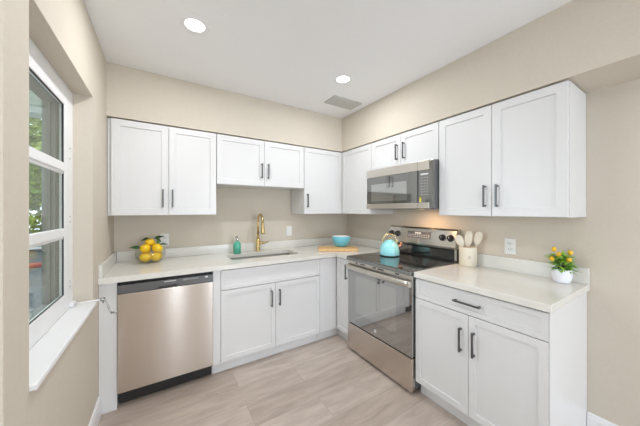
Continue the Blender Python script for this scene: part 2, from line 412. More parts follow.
for k in range(6500):
    p = Vector((rnd.uniform(-12, -3.5), rnd.uniform(11.0, 11.9), rnd.uniform(-.1, 3.7+.25*sin(k)))); d = Vector((rnd.uniform(-1, 1), rnd.uniform(-1, 1), rnd.uniform(-.6, .8))).normalized()
    s = rnd.uniform(.14, .26); w = d.orthogonal().normalized()*s*.45; b.faces.new([b.verts.new(p), b.verts.new(p+d*s*.5+w), b.verts.new(p+d*s), b.verts.new(p+d*s*.5-w)])
link('foliage', b, 'treeleaf', t)
b = NB()
for k in range(9): tube(b, [(-11.6+k*.95, 11.5, -.15), (-11.5+k*.95, 11.45, 2.2)], [.06, .02], 6)
link('stem', b, 'bark', t)

# ------------------------------------------------------------------ wall cabinets
ZB, ZT, DF = 1.325, 2.079, .336
def wall_cab(name, F, u0, u1, z0, label, doors, d_body=.314, rail=.072, inner=None, ub0=None, ub1=None):
    c = fp(F, (u0+u1)/2, .16, z0); t = thing(name, label, 'cabinet', c)
    b = NB(); fbox(b, F, ub0 if ub0 is not None else u0, ub1 if ub1 is not None else u1, .002, d_body, z0, ZT+.001, .001); link('body', b, 'cab', t)
    for (a0, a1, hs, hz) in doors:
        d = link('door', shaker(F, a0, a1, z0+.003, ZT-.002, d_body+.003, DF, rail), 'cab', t)
        if hs is not None: pull(F, hs, hz, DF, .15, d)
    return t
wall_cab('wall_cabinet', 'B', XL+.002, -1.7885, ZB, 'white two-door wall cabinet above the dishwasher, next to the window wall',
         [(-2.547, -2.1685, -2.209, 1.392), (-2.1655, -1.790, -2.139, 1.392)])
wall_cab('wall_cabinet', 'B', -1.7855, -.8665, 1.612, 'short white two-door wall cabinet above the sink', [(-1.784, -1.3275, -1.357, 1.692), (-1.3245, -.868, -1.288, 1.692)])
wall_cab('wall_cabinet', 'B', -.8635, -.003, ZB, 'white single-door wall cabinet with a handle, in the back corner', [(-.862, -.339, -.826, 1.402)])
wall_cab('wall_cabinet', 'R', -.8535, -.317, ZB, 'white handleless wall cabinet in the corner, left of the microwave', [(-.852, -.340, None, None)])
wall_cab('wall_cabinet', 'R', -1.6165, -.8565, 1.776, 'short white two-door wall cabinet above the microwave', [(-1.615, -1.2385, -1.279, 1.84), (-1.2355, -.858, -1.197, 1.84)])
wall_cab('wall_cabinet', 'R', -2.380, -1.6195, ZB, 'large white two-door wall cabinet right of the microwave', [(-2.378, -2.0015, -2.036, 1.388), (-1.9985, -1.621, -1.961, 1.388)])

# ------------------------------------------------------------------ microwave
t = thing('microwave', 'over-the-range microwave with stainless bands and smoked glass door, under the short cabinet', 'microwave', (-.2, -1.237, 1.379))
m0, m1, mz0, mz1 = -1.6145, -.8595, 1.377, 1.7735
b = NB(); box(b, -.005, -.372, m0, m1, mz0, mz1, .003); link('body', b, 'dark', t)
b = NB(); box(b, -.374, -.408, m0+.001, m1-.001, mz0+.004, mz1-.002, .003); fr = link('door', b, 'micglass', t)
b = NB(); box(b, -.4085, -.414, m0+.030, m1-.001, 1.695, mz1-.001, .002); link('top_band', b, 'steelflat', fr, 'stainless steel band')
b = NB(); box(b, -.4085, -.414, m0+.030, m1-.001, mz0+.005, 1.430, .002); link('bottom_band', b, 'steelflat', fr, 'stainless steel band')
b = NB(); box(b, -.4082, -.4095, -1.365, -.925, 1.455, 1.625, .0004, 1); link('window', b, 'micwin', fr, 'paler window with a bright reflection put into its colour')
b = NB(); box(b, -.4082, -.4145, -1.4785, -1.4765, mz0+.006, mz1-.002); link('door_seam', b, 'black', fr)
b = NB(); box(b, -.372, -.405, m1, m1+.0015, 1.40, 1.53); link('side_hinge', b, 'black', fr)
b = NB()
for r in range(7):
    for c in range(3):
        y = -1.515-c*.026; z = 1.632-r*.023; box(b, -.4082, -.4088, y-.006, y+.006, z-.002, z+.002)
box(b, -.4082, -.4088, -1.575, -1.505, 1.655, 1.668)
link('keypad', b, 'mark', t, 'rows of pale printed buttons')
b = NB(); box(b, -.4086, -.4092, -1.510, -1.494, 1.436, 1.472); tube(b, [(-.4089, -1.502, 1.46), (-.4089, -1.502, 1.482)], .006, 8, flat=.1); link('sticker', b, 'yellow', t, 'small yellow tag')
b = NB(); box(b, -.20, -.23, -1.39, -1.35, mz0-.0008, mz0+.0005); link('cooktop_lamp', b, 'lampwarm', t, 'glowing amber lamp lens')
area_light('cooktop_lamp_light', Vector((-.215, -1.37, mz0-.003))-Vector(t.location), (0, 0, 0), .02, .02, 1.3, (1, .60, .30), t)
b = NB()
for k in range(9): box(b, -.2-.012*k, -.206-.012*k, -1.12, -.94, mz0-.002, mz0+.0002)
link('grease_filter', b, 'chrome', t)

# ------------------------------------------------------------------ base cabinets
DB, DD = .608, .630; BT = .874; TK = .100; TD = .568
def drawer(F, u0, u1, z0, z1, t, name='drawer'): return link(name, shaker(F, u0, u1, z0, z1, DB+.002, DD, .042), 'cab', t)
def door(F, u0, u1, z0, z1, t): return link('door', shaker(F, u0, u1, z0, z1, DB+.002, DD), 'cab', t)
b = NB(); box(b, XL+.001, -2.4765, -.02, -.625, .001, BT, .001)
tag(link('filler_panel', b, 'cab', None), 'white filler panel between the dishwasher and the window wall', 'panel')
# sink base (hollow under the sink)
t = thing('sink_base_cabinet', 'white base cabinet under the sink with two doors and a false drawer front', 'cabinet', (-1.35, -.3, 0))
b = NB(); s0, s1 = -1.8635, -.8415
box(b, s0, s0+.02, -.004, -DB, TK, BT); box(b, s1-.02, s1, -.004, -DB, TK, BT); box(b, s0+.02, s1-.02, -.004, -.02, TK, BT)
box(b, s0+.02, s1-.02, -.02, -DB, TK, TK+.02); box(b, s0+.02, s1-.02, -DB+.02, -DB, .69, BT-.001); box(b, s0+.02, s0+.07, -DB+.02, -DB, TK+.02, .69)
link('body', b, 'cab', t)
b = NB(); box(b, s0-.001, -1.806, -DB-.001, -DD+.002, TK+.001, BT-.002, .001); link('stile', b, 'cab', t)
b = NB(); box(b, s0, s1, -TD+.018, -TD, .001, TK-.001); link('toe_kick', b, 'cab', t)
drawer('B', -1.803, -.843, .703, BT-.008, t, 'false_drawer_front')
d = door('B', -1.803, -1.3245, TK+.008, .698, t); pull('B', -1.366, .487, DD, .15, d)
d = door('B', -1.3215, -.843, TK+.008, .698, t); pull('B', -1.288, .487, DD, .15, d)
# corner base
t = thing('corner_base_cabinet', 'white corner base cabinet with a blind panel and one narrow door beside the range', 'cabinet', (-.3, -.4, 0))
b = NB(); box(b, -.838, -.004, -.004, -DB, TK, BT, .001); box(b, -.004, -DB, -DB-.0005, -.8515, TK, BT, .001); link('body', b, 'cab', t)
b = NB(); box(b, -.838, -.634, -DB-.001, -DD+.004, TK+.004, BT-.008, .001); link('blind_panel', b, 'cab', t)
d = door('R', -.850, -.634, TK+.008, BT-.008, t); pull('R', -.812, .672, DD, .15, d)
b = NB(); box(b, -.838, -TD, -TD+.018, -TD, .001, TK-.001); box(b, -TD+.018, -TD, -TD, -.8515, .001, TK-.001); link('toe_kick', b, 'cab', t)
# right base
t = thing('drawer_base_cabinet', 'white base cabinet right of the range with one wide drawer over two doors', 'cabinet', (-.3, -2.0, 0))
b = NB(); box(b, -.004, -DB, -2.379, -1.6225, TK, BT, .001); box(b, -.004, -TD+.02, -2.379, -1.6225, .001, TK); link('body', b, 'cab', t)
b = NB(); box(b, -.003, -DD+.004, -2.3835, -2.3795, .001, BT, .001); link('end_panel', b, 'cab', t)
b = NB(); box(b, -TD+.019, -TD, -2.379, -1.6225, .001, TK-.001); link('toe_kick', b, 'cab', t)
d = drawer('R', -2.378, -1.624, .727, BT-.008, t); pull('R', -2.077, .797, DD, .16, d, False)
d = door('R', -2.378, -2.0025, TK+.008, .722, t); pull('R', -2.036, .487, DD, .15, d)
d = door('R', -1.9995, -1.624, TK+.008, .722, t); pull('R', -1.958, .487, DD, .15, d)

# ------------------------------------------------------------------ dishwasher
t = thing('dishwasher', 'stainless steel dishwasher with a dark control strip, between filler panel and sink cabinet', 'dishwasher', (-2.17, -.3, 0))
x0, x1 = -2.4735, -1.8665
b = NB(); box(b, x0+.004, x1-.004, -.02, -.595, .02, .868, .002); link('tub', b, 'black', t)
b = NB(); box(b, x0, x1, -.597, -.640, .112, .790, .003); link('door', b, 'steel', t, 'brushed stainless door')
b = NB(); box(b, x0, x1, -.597, -.642, .792, .851, .004); cp = link('control_panel', b, 'dark', t, 'dark grey glossy control strip')
b = NB(); box(b, -2.235, -2.115, -.6422, -.6434, .797, .812); link('handle_slot', b, 'black', cp)
b = NB()
rnd = random.Random(5)
for k in range(9): x = -2.200+k*.0085; box(b, x, x+.005, -.6422, -.6428, .836, .844)
link('maker_mark', b, 'mark', cp); b = NB()
for k in range(6): x = -2.075+k*.018; box(b, x, x+.008, -.6422, -.6428, .833+.004*(k % 2), .838+.004*(k % 2))
link('cycle_icons', b, 'mark', cp); b = NB(); box(b, -1.925, -1.905, -.6422, -.6428, .832, .844)
link('printed_icons', b, 'mark', cp)
b = NB(); box(b, x0+.003, x1-.003, -.54, -.565, .003, .108, .001); link('toe_plate', b, 'black', t, 'black toe plate')

# ------------------------------------------------------------------ countertops
ZK0, ZK1 = .876, .914
def poly_slab(b, pts, z0, z1, bev=.003, seg=2):
    lo = [b.verts.new((x, y, z0)) for x, y in pts]; hi = [b.verts.new((x, y, z1)) for x, y in pts]; n = len(pts)
    b.faces.new(lo[::-1]); top = b.faces.new(hi); sides = [b.faces.new((lo[i], lo[(i+1) % n], hi[(i+1) % n], hi[i])) for i in range(n)]
    if bev: bmesh.ops.bevel(b, geom=list(top.edges), offset=bev, segments=seg, profile=.5, affect='EDGES')
SX0, SX1, SY0, SY1 = -1.675, -.985, -.475, -.155    # sink opening
t = thing('countertop', 'off-white quartz countertop running under the sink and around the corner to the range', 'countertop', (-1.3, -.33, ZK0))
me = bpy.data.meshes.new('slab'); b = NB()
poly_slab(b, [(XL+.001, -.001), (XL+.001, -.65), (-.65, -.65), (-.65, -.853), (-.001, -.853), (-.001, -.001)], ZK0, ZK1, .003)
slab = link('slab', b, 'quartz', t)
b = NB(); rr = .05; pts = []
for cx, cy, a0 in ((SX1-rr, SY1-rr, 0), (SX0+rr, SY1-rr, 90), (SX0+rr, SY0+rr, 180), (SX1-rr, SY0+rr, 270)):
    for k in range(7): a = radians(a0+15*k); pts.append((cx+rr*cos(a), cy+rr*sin(a)))
poly_slab(b, pts, ZK0-.05, ZK1+.05, 0)
cut = link('cutter', b, 'quartz', t)
md = slab.modifiers.new('sink_cutout', 'BOOLEAN'); md.object = cut; md.operation = 'DIFFERENCE'; md.solver = 'EXACT'
bpy.context.view_layer.update()
dg = bpy.context.evaluated_depsgraph_get(); nm = bpy.data.meshes.new_from_object(slab.evaluated_get(dg)); slab.modifiers.clear(); slab.data = nm
bpy.data.objects.remove(cut, do_unlink=True)
BSH = 1.003
b = NB(); box(b, XL+.022, -.022, -.001, -.021, ZK1, BSH, .002); box(b, -.001, -.021, -.001, -.853, ZK1, BSH, .002); link('backsplash', b, 'quartz', t)
b = NB(); box(b, XL+.001, XL+.021, -.001, -.64, ZK1, BSH, .002); link('side_splash', b, 'quartz', t)
t = thing('countertop', 'off-white quartz countertop right of the range', 'countertop', (-.3, -2.0, ZK0))
b = NB(); box(b, -.001, -.65, -2.395, -1.6215, ZK0, ZK1, .003); link('slab', b, 'quartz', t)
b = NB(); box(b, -.001, -.021, -2.395, -1.6215, ZK1, 1.012, .002); link('backsplash', b, 'quartz', t)
# sink: thin walled basin
t = thing('sink', 'undermount stainless steel sink set in the back countertop', 'sink', ((SX0+SX1)/2, (SY0+SY1)/2, .70))
b = NB()
def rrect(x0, x1, y0, y1, r, z):
    o = []
    for cx, cy, a0 in ((x1-r, y1-r, 0), (x0+r, y1-r, 90), (x0+r, y0+r, 180), (x1-r, y0+r, 270)):
        for k in range(7): a = radians(a0+15*k); o.append(b.verts.new((cx+r*cos(a), cy+r*sin(a), z)))
    return o
e = .004
rings = [rrect(SX0-.018, SX1+.018, SY0-.018, SY1+.018, .06, ZK0-.004), rrect(SX0-.018, SX1+.018, SY0-.018, SY1+.018, .06, ZK0-.001), rrect(SX0-e, SX1+e, SY0-e, SY1+e, .052, ZK0-.001), rrect(SX0+.002, SX1-.002, SY0+.002, SY1-.002, .055, .72), rrect(SX0+.02, SX1-.02, SY0+.02, SY1-.02, .06, .705)]
for k in range(len(rings)-1):
    for i in range(28): f = b.faces.new((rings[k][i], rings[k][(i+1) % 28], rings[k+1][(i+1) % 28], rings[k+1][i])); f.smooth = k > 1
b.faces.new(rings[-1]); link('basin', b, 'sponge', t)
b = NB(); lathe(b, -1.33, -.3, [(.0, .706), (.038, .706), (.044, .709), (.046, .706)], 24); link('drain', b, 'chrome', t)
# ------------------------------------------------------------------ faucet
fx, fy = -1.312, -.085
t = thing('faucet', 'tall brushed gold pull-down kitchen faucet behind the sink', 'faucet', (fx, fy, ZK1))
b = NB(); lathe(b, fx, fy, [(.0, ZK1+.001), (.030, ZK1+.001), (.030, ZK1+.010), (.026, ZK1+.014), (.024, ZK1+.016), (.023, ZK1+.12), (.018, ZK1+.135), (0, ZK1+.136)], 28); link('base', b, 'gold', t)
b = NB(); pts = [(fx, fy, ZK1+.12), (fx, fy, 1.20)]; R = .078
for k in range(0, 13):
    a = radians(180-15*k); pts.append((fx, fy-R-R*cos(a), 1.235+R*1.12*sin(a)))
tube(b, pts, .0135, 16); link('spout', b, 'gold', t)
b = NB(); e0 = Vector((fx, fy-2*R, 1.236)); dn = Vector((.0, -.06, -1)).normalized()
disc_stack(b, e0, dn, [(.014, 0), (.0165, .008), (.017, .06), (.021, .105), (.021, .118), (.012, .120)]); link('spray_head', b, 'gold', t)
b = NB(); disc_stack(b, (fx+.018, fy, ZK1+.088), (1, 0, .0), [(.017, 0), (.017, .025), (.012, .03)]); tube(b, [(fx+.04, fy, ZK1+.088), (fx+.075, fy-.004, ZK1+.092), (fx+.122, fy-.01, ZK1+.099)], [.013, .011, .0065], 12); link('lever', b, 'gold', t)
# soap bottle
sx, sy = -1.549, -.125
t = thing('soap_bottle', 'teal glass soap bottle with a steel pump, left of the gold faucet', 'bottle', (sx, sy, ZK1))
b = NB(); lathe(b, sx, sy, [(0, ZK1+.001), (.036, ZK1+.001), (.039, ZK1+.006), (.039, ZK1+.098), (.034, ZK1+.114), (.018, ZK1+.124), (.014, ZK1+.132), (0, ZK1+.132)], 28); link('bottle_body', b, 'teal', t)
b = NB(); lathe(b, sx, sy, [(0, ZK1+.132), (.015, ZK1+.132), (.015, ZK1+.146), (.005, ZK1+.148), (.005, ZK1+.172), (.010, ZK1+.174), (.010, ZK1+.183), (0, ZK1+.184)], 20); tube(b, [(sx, sy, ZK1+.179), (sx-.02, sy-.025, ZK1+.178), (sx-.025, sy-.033, ZK1+.168)], .004, 8); link('pump', b, 'chrome', t)

# ------------------------------------------------------------------ range
r0, r1 = -1.6165, -.8575; rc = (r0+r1)/2
t = thing('range', 'freestanding electric range with stainless steel trim and a smoked glass oven door', 'range', (-.33, rc, 0))
b = NB(); box(b, -.03, -.618, r0+.002, r1-.002, .03, .892, .002)
for x in (-.08, -.55):
    for y in (r0+.05, r1-.05): disc_stack(b, (x, y, .001), (0, 0, 1), [(.018, 0), (.018, .03)])
link('body', b, 'dark', t)
b = NB(); box(b, -.055, -.672, r0, r1, .892, .920, .007, 3); link('cooktop', b, 'cooktop', t)
b = NB(); box(b, -.655, -.678, r0+.001, r1-.001, .884, .909, .006, 3); link('cooktop_front_rim', b, 'rim', t)
for (bx, by, br_) in ((-.50, -1.03, .105), (-.50, -1.43, .08), (-.22, -1.03, .08), (-.22, -1.42, .105)):
    b = NB(); lathe(b, bx, by, [(br_, .9203), (br_-.003, .9206), (br_-.006, .9203)], 48); lathe(b, bx, by, [(br_*.62, .9203), (br_*.62-.003, .9206), (br_*.62-.005, .9203)], 48); link('burner_ring', b, 'burner', t)
b = NB(); box(b, -.619, -.652, r0+.003, r1-.003, .848, .884, .002); vt = link('vent_trim', b, 'steelflat', t)
for (a0, a1) in ((-.97, -1.00), (-1.04, -1.10), (-1.20, -1.24), (-1.26, -1.33), (-1.45, -1.49)):
    b = NB(); box(b, -.6522, -.6532, a0, a1, .862, .872); link('vent_slot', b, 'black', vt)
b = NB(); box(b, -.620, -.657, r0+.003, r1-.003, .276, .846, .004); dr = link('oven_door', b, 'glassblack', t, 'smoked mirror-like glass')
b = NB(); box(b, -.6571, -.6574, r0+.15, r1-.12, .40, .75); link('oven_window', b, M['ovenwin'], dr)
# handle: flattened bar bowed out, with end posts
b = NB(); n = 18; prof = [(-.011, -.021), (.004, -.023), (.011, -.012), (.012, .012), (.004, .023), (-.011, .021)]; rings = []
for k in range(n+1):
    f = k/n; y = r1-.004+(r0-r1+.008)*f; bow = .012*(1-(2*f-1)**4)
    rings.append([b.verts.new((-.676-bow-dx, y, .820+dz)) for dx, dz in prof])
for k in range(n):
    for i in range(6): f = b.faces.new((rings[k][i], rings[k][(i+1) % 6], rings[k+1][(i+1) % 6], rings[k+1][i])); f.smooth = True
b.faces.new(rings[0]); b.faces.new(rings[-1])
for y in (r0+.006, r1-.034): box(b, -.655, -.690, y, y+.028, .800, .840, .004)
link('handle', b, 'steelflat', dr, 'wide bowed stainless handle')
b = NB(); disc_stack(b, (-.6572, -1.235, .325), (-1, 0, 0), [(.014, 0), (.014, .001)]); link('emblem', b, 'mark', dr, 'small round pale maker badge')
b = NB(); box(b, -.619, -.660, r0+.003, r1-.003, .022, .268, .004); link('storage_drawer', b, 'steel', t, 'brushed stainless drawer front')
# backguard
b = NB(); box(b, -.004, -.055, r0+.002, r1-.002, .86, 1.035, .002); link('rear_guard', b, 'black', t)
b = NB(); box(b, -.056, -.062, r0+.006, r1-.006, .935, 1.010, .001); link('rear_glass', b, 'cooktop', t)
b = NB(); ps = [(-.004, 1.030), (-.098, 1.030), (-.102, 1.046), (-.070, 1.186), (-.055, 1.200), (-.004, 1.200)]
A = [b.verts.new((x, r0, z)) for x, z in ps]; B = [b.verts.new((x, r1, z)) for x, z in ps]
for i in range(6): b.faces.new((A[i], A[(i+1) % 6], B[(i+1) % 6], B[i]))
b.faces.new(A); b.faces.new(B); bmesh.ops.bevel(b, geom=b.edges[:], offset=.002, segments=2, affect='EDGES')
bgd = link('control_panel', b, 'steelback', t, 'sloping stainless control panel')
for ya in (r0+.003, r1-.02):
    b = NB(); box(b, -.0625, -.075, ya, ya+.017, .93, 1.029, .001); link('side_bracket', b, 'steelflat', t)
nrm = Vector((-.140, 0, .032)).normalized()  # panel slope normal
def onpanel(y, z): return Vector((-.102+(z-1.046)*(.032/.140), y, z))
b = NB(); c = [onpanel(-1.375, 1.095)+nrm*.0006, onpanel(-1.115, 1.095)+nrm*.0006, onpanel(-1.115, 1.160)+nrm*.0006, onpanel(-1.375, 1.160)+nrm*.0006]
lo = [b.verts.new(p) for p in c]; hi = [b.verts.new(p+nrm*.0015) for p in c]; b.faces.new(lo); b.faces.new(hi)
for i in range(4): b.faces.new((lo[i], lo[(i+1) % 4], hi[(i+1) % 4], hi[i]))
dp = link('display', b, 'display', bgd, 'dark grey display with pale marks')
b = NB()
def pmark(y0, y1, z0, z1, h=.0024):
    c = [onpanel(y0, z0), onpanel(y1, z0), onpanel(y1, z1), onpanel(y0, z1)]; lo = [b.verts.new(p+nrm*h) for p in c]; hi = [b.verts.new(p+nrm*(h+.0005)) for p in c]
    b.faces.new(lo); b.faces.new(hi)
    for i in range(4): b.faces.new((lo[i], lo[(i+1) % 4], hi[(i+1) % 4], hi[i]))
for k in range(10):
    for z in (1.105, 1.122): y = -1.365+k*.025; pmark(y, y+.014, z, z+.007)
pmark(-1.27, -1.20, 1.136, 1.152)
link('display_marks', b, 'mark', dp)
for y in (-.905, -.99, -1.493, -1.568):
    b = NB(); p = onpanel(y, 1.122); disc_stack(b, p+nrm*.0006, nrm, [(.030, 0), (.030, .004), (.026, .006), (.023, .007), (.021, .026), (.018, .029)])
    k = link('knob', b, 'black', bgd)
    b = NB(); q = p+nrm*.030; tube(b, [q+Vector((.0, 0, -.016)), q+Vector((.004, 0, .016))], .0035, 8); link('pointer', b, 'chrome', k)

# ------------------------------------------------------------------ kettle
kx, ky, kz = -.305, -1.075, .9215
t = thing('kettle', 'pastel blue enamel kettle with a brass handle on the cooktop', 'kettle', (kx, ky, kz))
b = NB(); lathe(b, kx, ky, [(0, kz+.007), (.092, kz+.007), (.094, kz+.012), (.093, kz+.045), (.086, kz+.085), (.070, kz+.118), (.045, kz+.139), (.038, kz+.142), (0, kz+.142)], 36); link('kettle_body', b, 'kettle', t)
b = NB(); lathe(b, kx, ky, [(0, kz), (.092, kz), (.095, kz+.003), (.095, kz+.007), (0, kz+.007)], 36); link('base_ring', b, 'black', t, 'black base ring')
b = NB(); lathe(b, kx, ky, [(0, kz+.142), (.040, kz+.142), (.040, kz+.147), (.020, kz+.154), (0, kz+.155)], 28); ld = link('lid', b, 'kettle', t)
b = NB(); lathe(b, kx, ky, [(0, kz+.155), (.006, kz+.155), (.007, kz+.163), (.011, kz+.168), (.009, kz+.176), (0, kz+.178)], 16); link('lid_knob', b, 'brass', ld)
dv = Vector((.78, -.62, 0)).normalized()   # handle runs across the view
K = Vector((kx, ky, kz)); pts = []
for k in range(0, 15):
    a = pi*k/14; pts.append(K+dv*(-.074*cos(a))+Vector((0, 0, .105+.108*sin(a))))
b = NB(); tube(b, pts, [.005]*4+[.008]*7+[.005]*4, 10); link('handle', b, 'brass', t, 'arched brass handle')
b = NB(); tube(b, [K+dv*.070+Vector((0, 0, .070)), K+dv*.098+Vector((0, 0, .098)), K+dv*.112+Vector((0, 0, .120))], [.022, .016, .014], 14)
link('spout', b, 'copper', t, 'short copper spout')
b = NB(); disc_stack(b, K+dv*.112+Vector((0, 0, .121)), dv*.5+Vector((0, 0, 1)), [(.016, 0), (.016, .006), (.008, .012)]); link('whistle', b, 'copper', t)

# ------------------------------------------------------------------ cutting board, bowl
bc = Vector((-.512, -.487, ZK1)); ang = radians(-32.2); Rz = Matrix.Rotation(ang, 4, 'Z')
t = thing('cutting_board', 'thick light maple cutting board lying diagonally in the counter corner', 'cutting board', bc)
b = NB(); box(b, -.222, .222, -.112, .112, .0, .030, .004)
for f in b.faces: f.material_index = 0
bmesh.ops.transform(b, matrix=Matrix.Translation(bc+Vector((0, 0, .0008))) @ Rz, verts=b.verts[:]); link('board', b, 'board', t)
b = NB()
for (x0_, x1_, y0_, y1_) in ((-.205, .205, -.097, -.092), (-.205, .205, .092, .097), (-.205, -.200, -.092, .092), (.200, .205, -.092, .092)): box(b, x0_, x1_, y0_, y1_, .0302, .0312)
bmesh.ops.transform(b, matrix=Matrix.Translation(bc+Vector((0, 0, .0008))) @ Rz, verts=b.verts[:]); link('juice_groove', b, 'boardtop', t)
wx, wy, wz = -.432, -.448, ZK1+.0325
t = thing('bowl', 'sky blue ceramic bowl standing on the cutting board', 'bowl', (wx, wy, wz))
b = NB(); lathe(b, wx, wy, [(0, wz+.004), (.046, wz+.004), (.050, wz), (.060, wz+.002), (.074, wz+.014), (.094, wz+.045), (.103, wz+.080), (.107, wz+.116), (.1055, wz+.118)], 44); link('outer_shell', b, 'blue', t)
b = NB(); lathe(b, wx, wy, [(.1055, wz+.118), (.103, wz+.116), (.099, wz+.080), (.089, wz+.047), (.066, wz+.02), (0, wz+.012)], 44); link('inner_shell', b, 'bluein', t, 'white glazed inside')

# ------------------------------------------------------------------ crock and wooden utensils
cx, cy, cz = -.088, -1.717, ZK1+.0008
t = thing('utensil_crock', 'cream stoneware crock holding wooden utensils beside the range', 'crock', (cx, cy, cz))
b = NB(); lathe(b, cx, cy, [(0, cz), (.062, cz), (.0655, cz+.004), (.0655, cz+.142), (.067, cz+.150), (.064, cz+.153), (.060, cz+.150), (.060, cz+.01), (0, cz+.008)], 40); link('jar', b, 'cream', t)
b = NB()
for k, (w, h) in enumerate(((.010, .030), (.004, .024), (.008, .028))):
    a = radians(207+7*k+3); p = Vector((cx+.0658*cos(a), cy+.0658*sin(a), cz+.075)); tn = Vector((-sin(a), cos(a), 0))
    q = bmesh.ops.create_cube(b, size=1); 
    for v in q['verts']: v.co = p+tn*v.co.x*.003+Vector((cos(a), sin(a), 0))*v.co.y*.0006+Vector((0, 0, v.co.z*h))
link('printed_mark', b, 'creamdk', t)
def utensil(label, base, tip, hw, hl, slot=False, thick=.28, name='wooden_spoon'):
    t = thing(name, label, 'utensil', base, 'wooden utensils in the crock')
    base = Vector(base); tip = Vector(tip); d = (tip-base).normalized(); hd = tip-d*hl
    b = NB(); tube(b, [base, base+(hd-base)*.5, hd], [.0045, .0055, .006], 10); link('handle', b, 'spoon', t)
    # flattened blade facing the room
    face = Vector((-.86, -.5, .1)); side = d.cross(face).normalized(); nn = side.cross(d).normalized()
    b = NB(); prof = [(0, .18), (.12, .5), (.3, .85), (.55, 1), (.8, .92), (.94, .66), (1, .25)]; rings = []; n = 14
    for s, w in prof:
        c = hd+d*hl*s; rings.append([b.verts.new(c+side*hw*w*cos(2*pi*i/n)+nn*hw*thick*w*sin(2*pi*i/n)) for i in range(n)])
    for k in range(len(rings)-1):
        for i in range(n): f = b.faces.new((rings[k][i], rings[k][(i+1) % n], rings[k+1][(i+1) % n], rings[k+1][i])); f.smooth = True
    b.faces.new(rings[0]); b.faces.new(rings[-1]); link('blade', b, 'spoon', t)
    return t
utensil('pale wooden spoon leaning left in the crock, towards the range', (cx-.01, cy-.02, cz+.012), (cx-.035, cy+.068, cz+.245), .031, .105)
utensil('pale wooden spatula standing tallest in the middle of the crock', (cx+.0, cy+.022, cz+.012), (cx+.004, cy-.012, cz+.283), .032, .135, name='wooden_spatula')
utensil('pale wooden spoon leaning right in the crock, away from the range', (cx+.018, cy-.018, cz+.012), (cx+.024, cy-.078, cz+.280), .030, .115)

# ------------------------------------------------------------------ potted plant
px_, py_, pz = -.090, -2.290, ZK1+.0008
t = thing('potted_plant', 'small potted plant with bright leaves and yellow fruit in a white pot', 'plant', (px_, py_, pz))
b = NB(); lathe(b, px_, py_, [(0, pz), (.034, pz), (.040, pz+.004), (.045, pz+.020), (.050, pz+.050), (.0505, pz+.084), (.0485, pz+.086), (.047, pz+.078), (0, pz+.072)], 36); link('pot', b, 'pot', t)
b = NB(); lathe(b, px_, py_, [(.047, pz+.079), (.03, pz+.082), (0, pz+.083)], 20); link('soil', b, 'soil', t)
rnd = random.Random(11); b = NB(); P0 = Vector((px_, py_, pz+.08)); tips = []
for k in range(15):
    a = 2*pi*k/15+.2; tl = rnd.uniform(.3, 1.0); tip = P0+Vector((cos(a)*.048*tl, sin(a)*.048*tl, rnd.uniform(.045, .125)-.025*tl)); tips.append(tip)
    tube(b, [P0+Vector((cos(a)*.012, sin(a)*.012, 0)), (P0+tip)/2+Vector((cos(a)*.012, sin(a)*.012, 0)), tip], [.0024, .002, .0013], 6)
link('stems', b, 'stem', t)
b = NB()
for tip in tips:
    for k in range(10):
        a = rnd.uniform(0, 2*pi); e = rnd.uniform(-.15, .9); out = (tip-P0); out.z = 0; out = out.normalized() if out.length > 1e-4 else Vector((1, 0, 0))
        d = Vector((cos(a), sin(a), e))+out*.6; leaf(b, tip-Vector((0, 0, rnd.uniform(0, .035))), d, (0, 0, 1), rnd.uniform(.036, .056), rnd.uniform(.014, .022), .3)
lim = -.024
for v in b.verts: v.co.x = min(v.co.x, lim+0*v.co.x)
link('foliage', b, 'leaf', t)
for (dy, dx, z) in ((.032, -.050, 1.062), (.002, -.045, 1.094), (.034, -.012, 1.118), (-.044, -.045, 1.066), (-.036, .012, 1.104)):
    b = NB(); ball(b, (px_+dx, py_+dy, z), .0135, 3, (.95, .95, 1.2)); link('fruit', b, 'orange', t, 'yellow-orange fruit')

# ------------------------------------------------------------------ lemon bowl
lx, ly, lz = -2.300, -.190, ZK1+.0008
t = thing('glass_bowl', 'clear glass bowl filled with lemons on the counter by the window wall', 'bowl', (lx, ly, lz))
b = NB(); lathe(b, lx, ly, [(0, lz), (.055, lz), (.081, lz+.012), (.106, lz+.045), (.114, lz+.078), (.109, lz+.104), (.106, lz+.112), (.1035, lz+.112), (.106, lz+.103), (.1105, lz+.078), (.103, lz+.047), (.079, lz+.016), (0, lz+.0045)], 44)
for v in b.verts: v.co.y = min(v.co.y, 1)
link('bowl', b, 'bowlglass', t)
lem = [((-.038, -.024, .050), 20, 'lemon low at the left front of the glass bowl'), ((.040, -.030, .050), 10, 'lemon low at the right front of the glass bowl'), ((.052, .028, .056), 60, 'lemon low at the back right of the glass bowl'), ((-.026, .050, .052), 0, 'lemon low at the back left of the glass bowl'),
       ((-.038, -.014, .124), 80, 'large lemon upper left, above the rest of the bowl'), ((.050, -.016, .122), 140, 'lemon tilted out at the upper right of the glass bowl'), ((-.004, .026, .172), 30, 'topmost lemon of the pile in the glass bowl')]
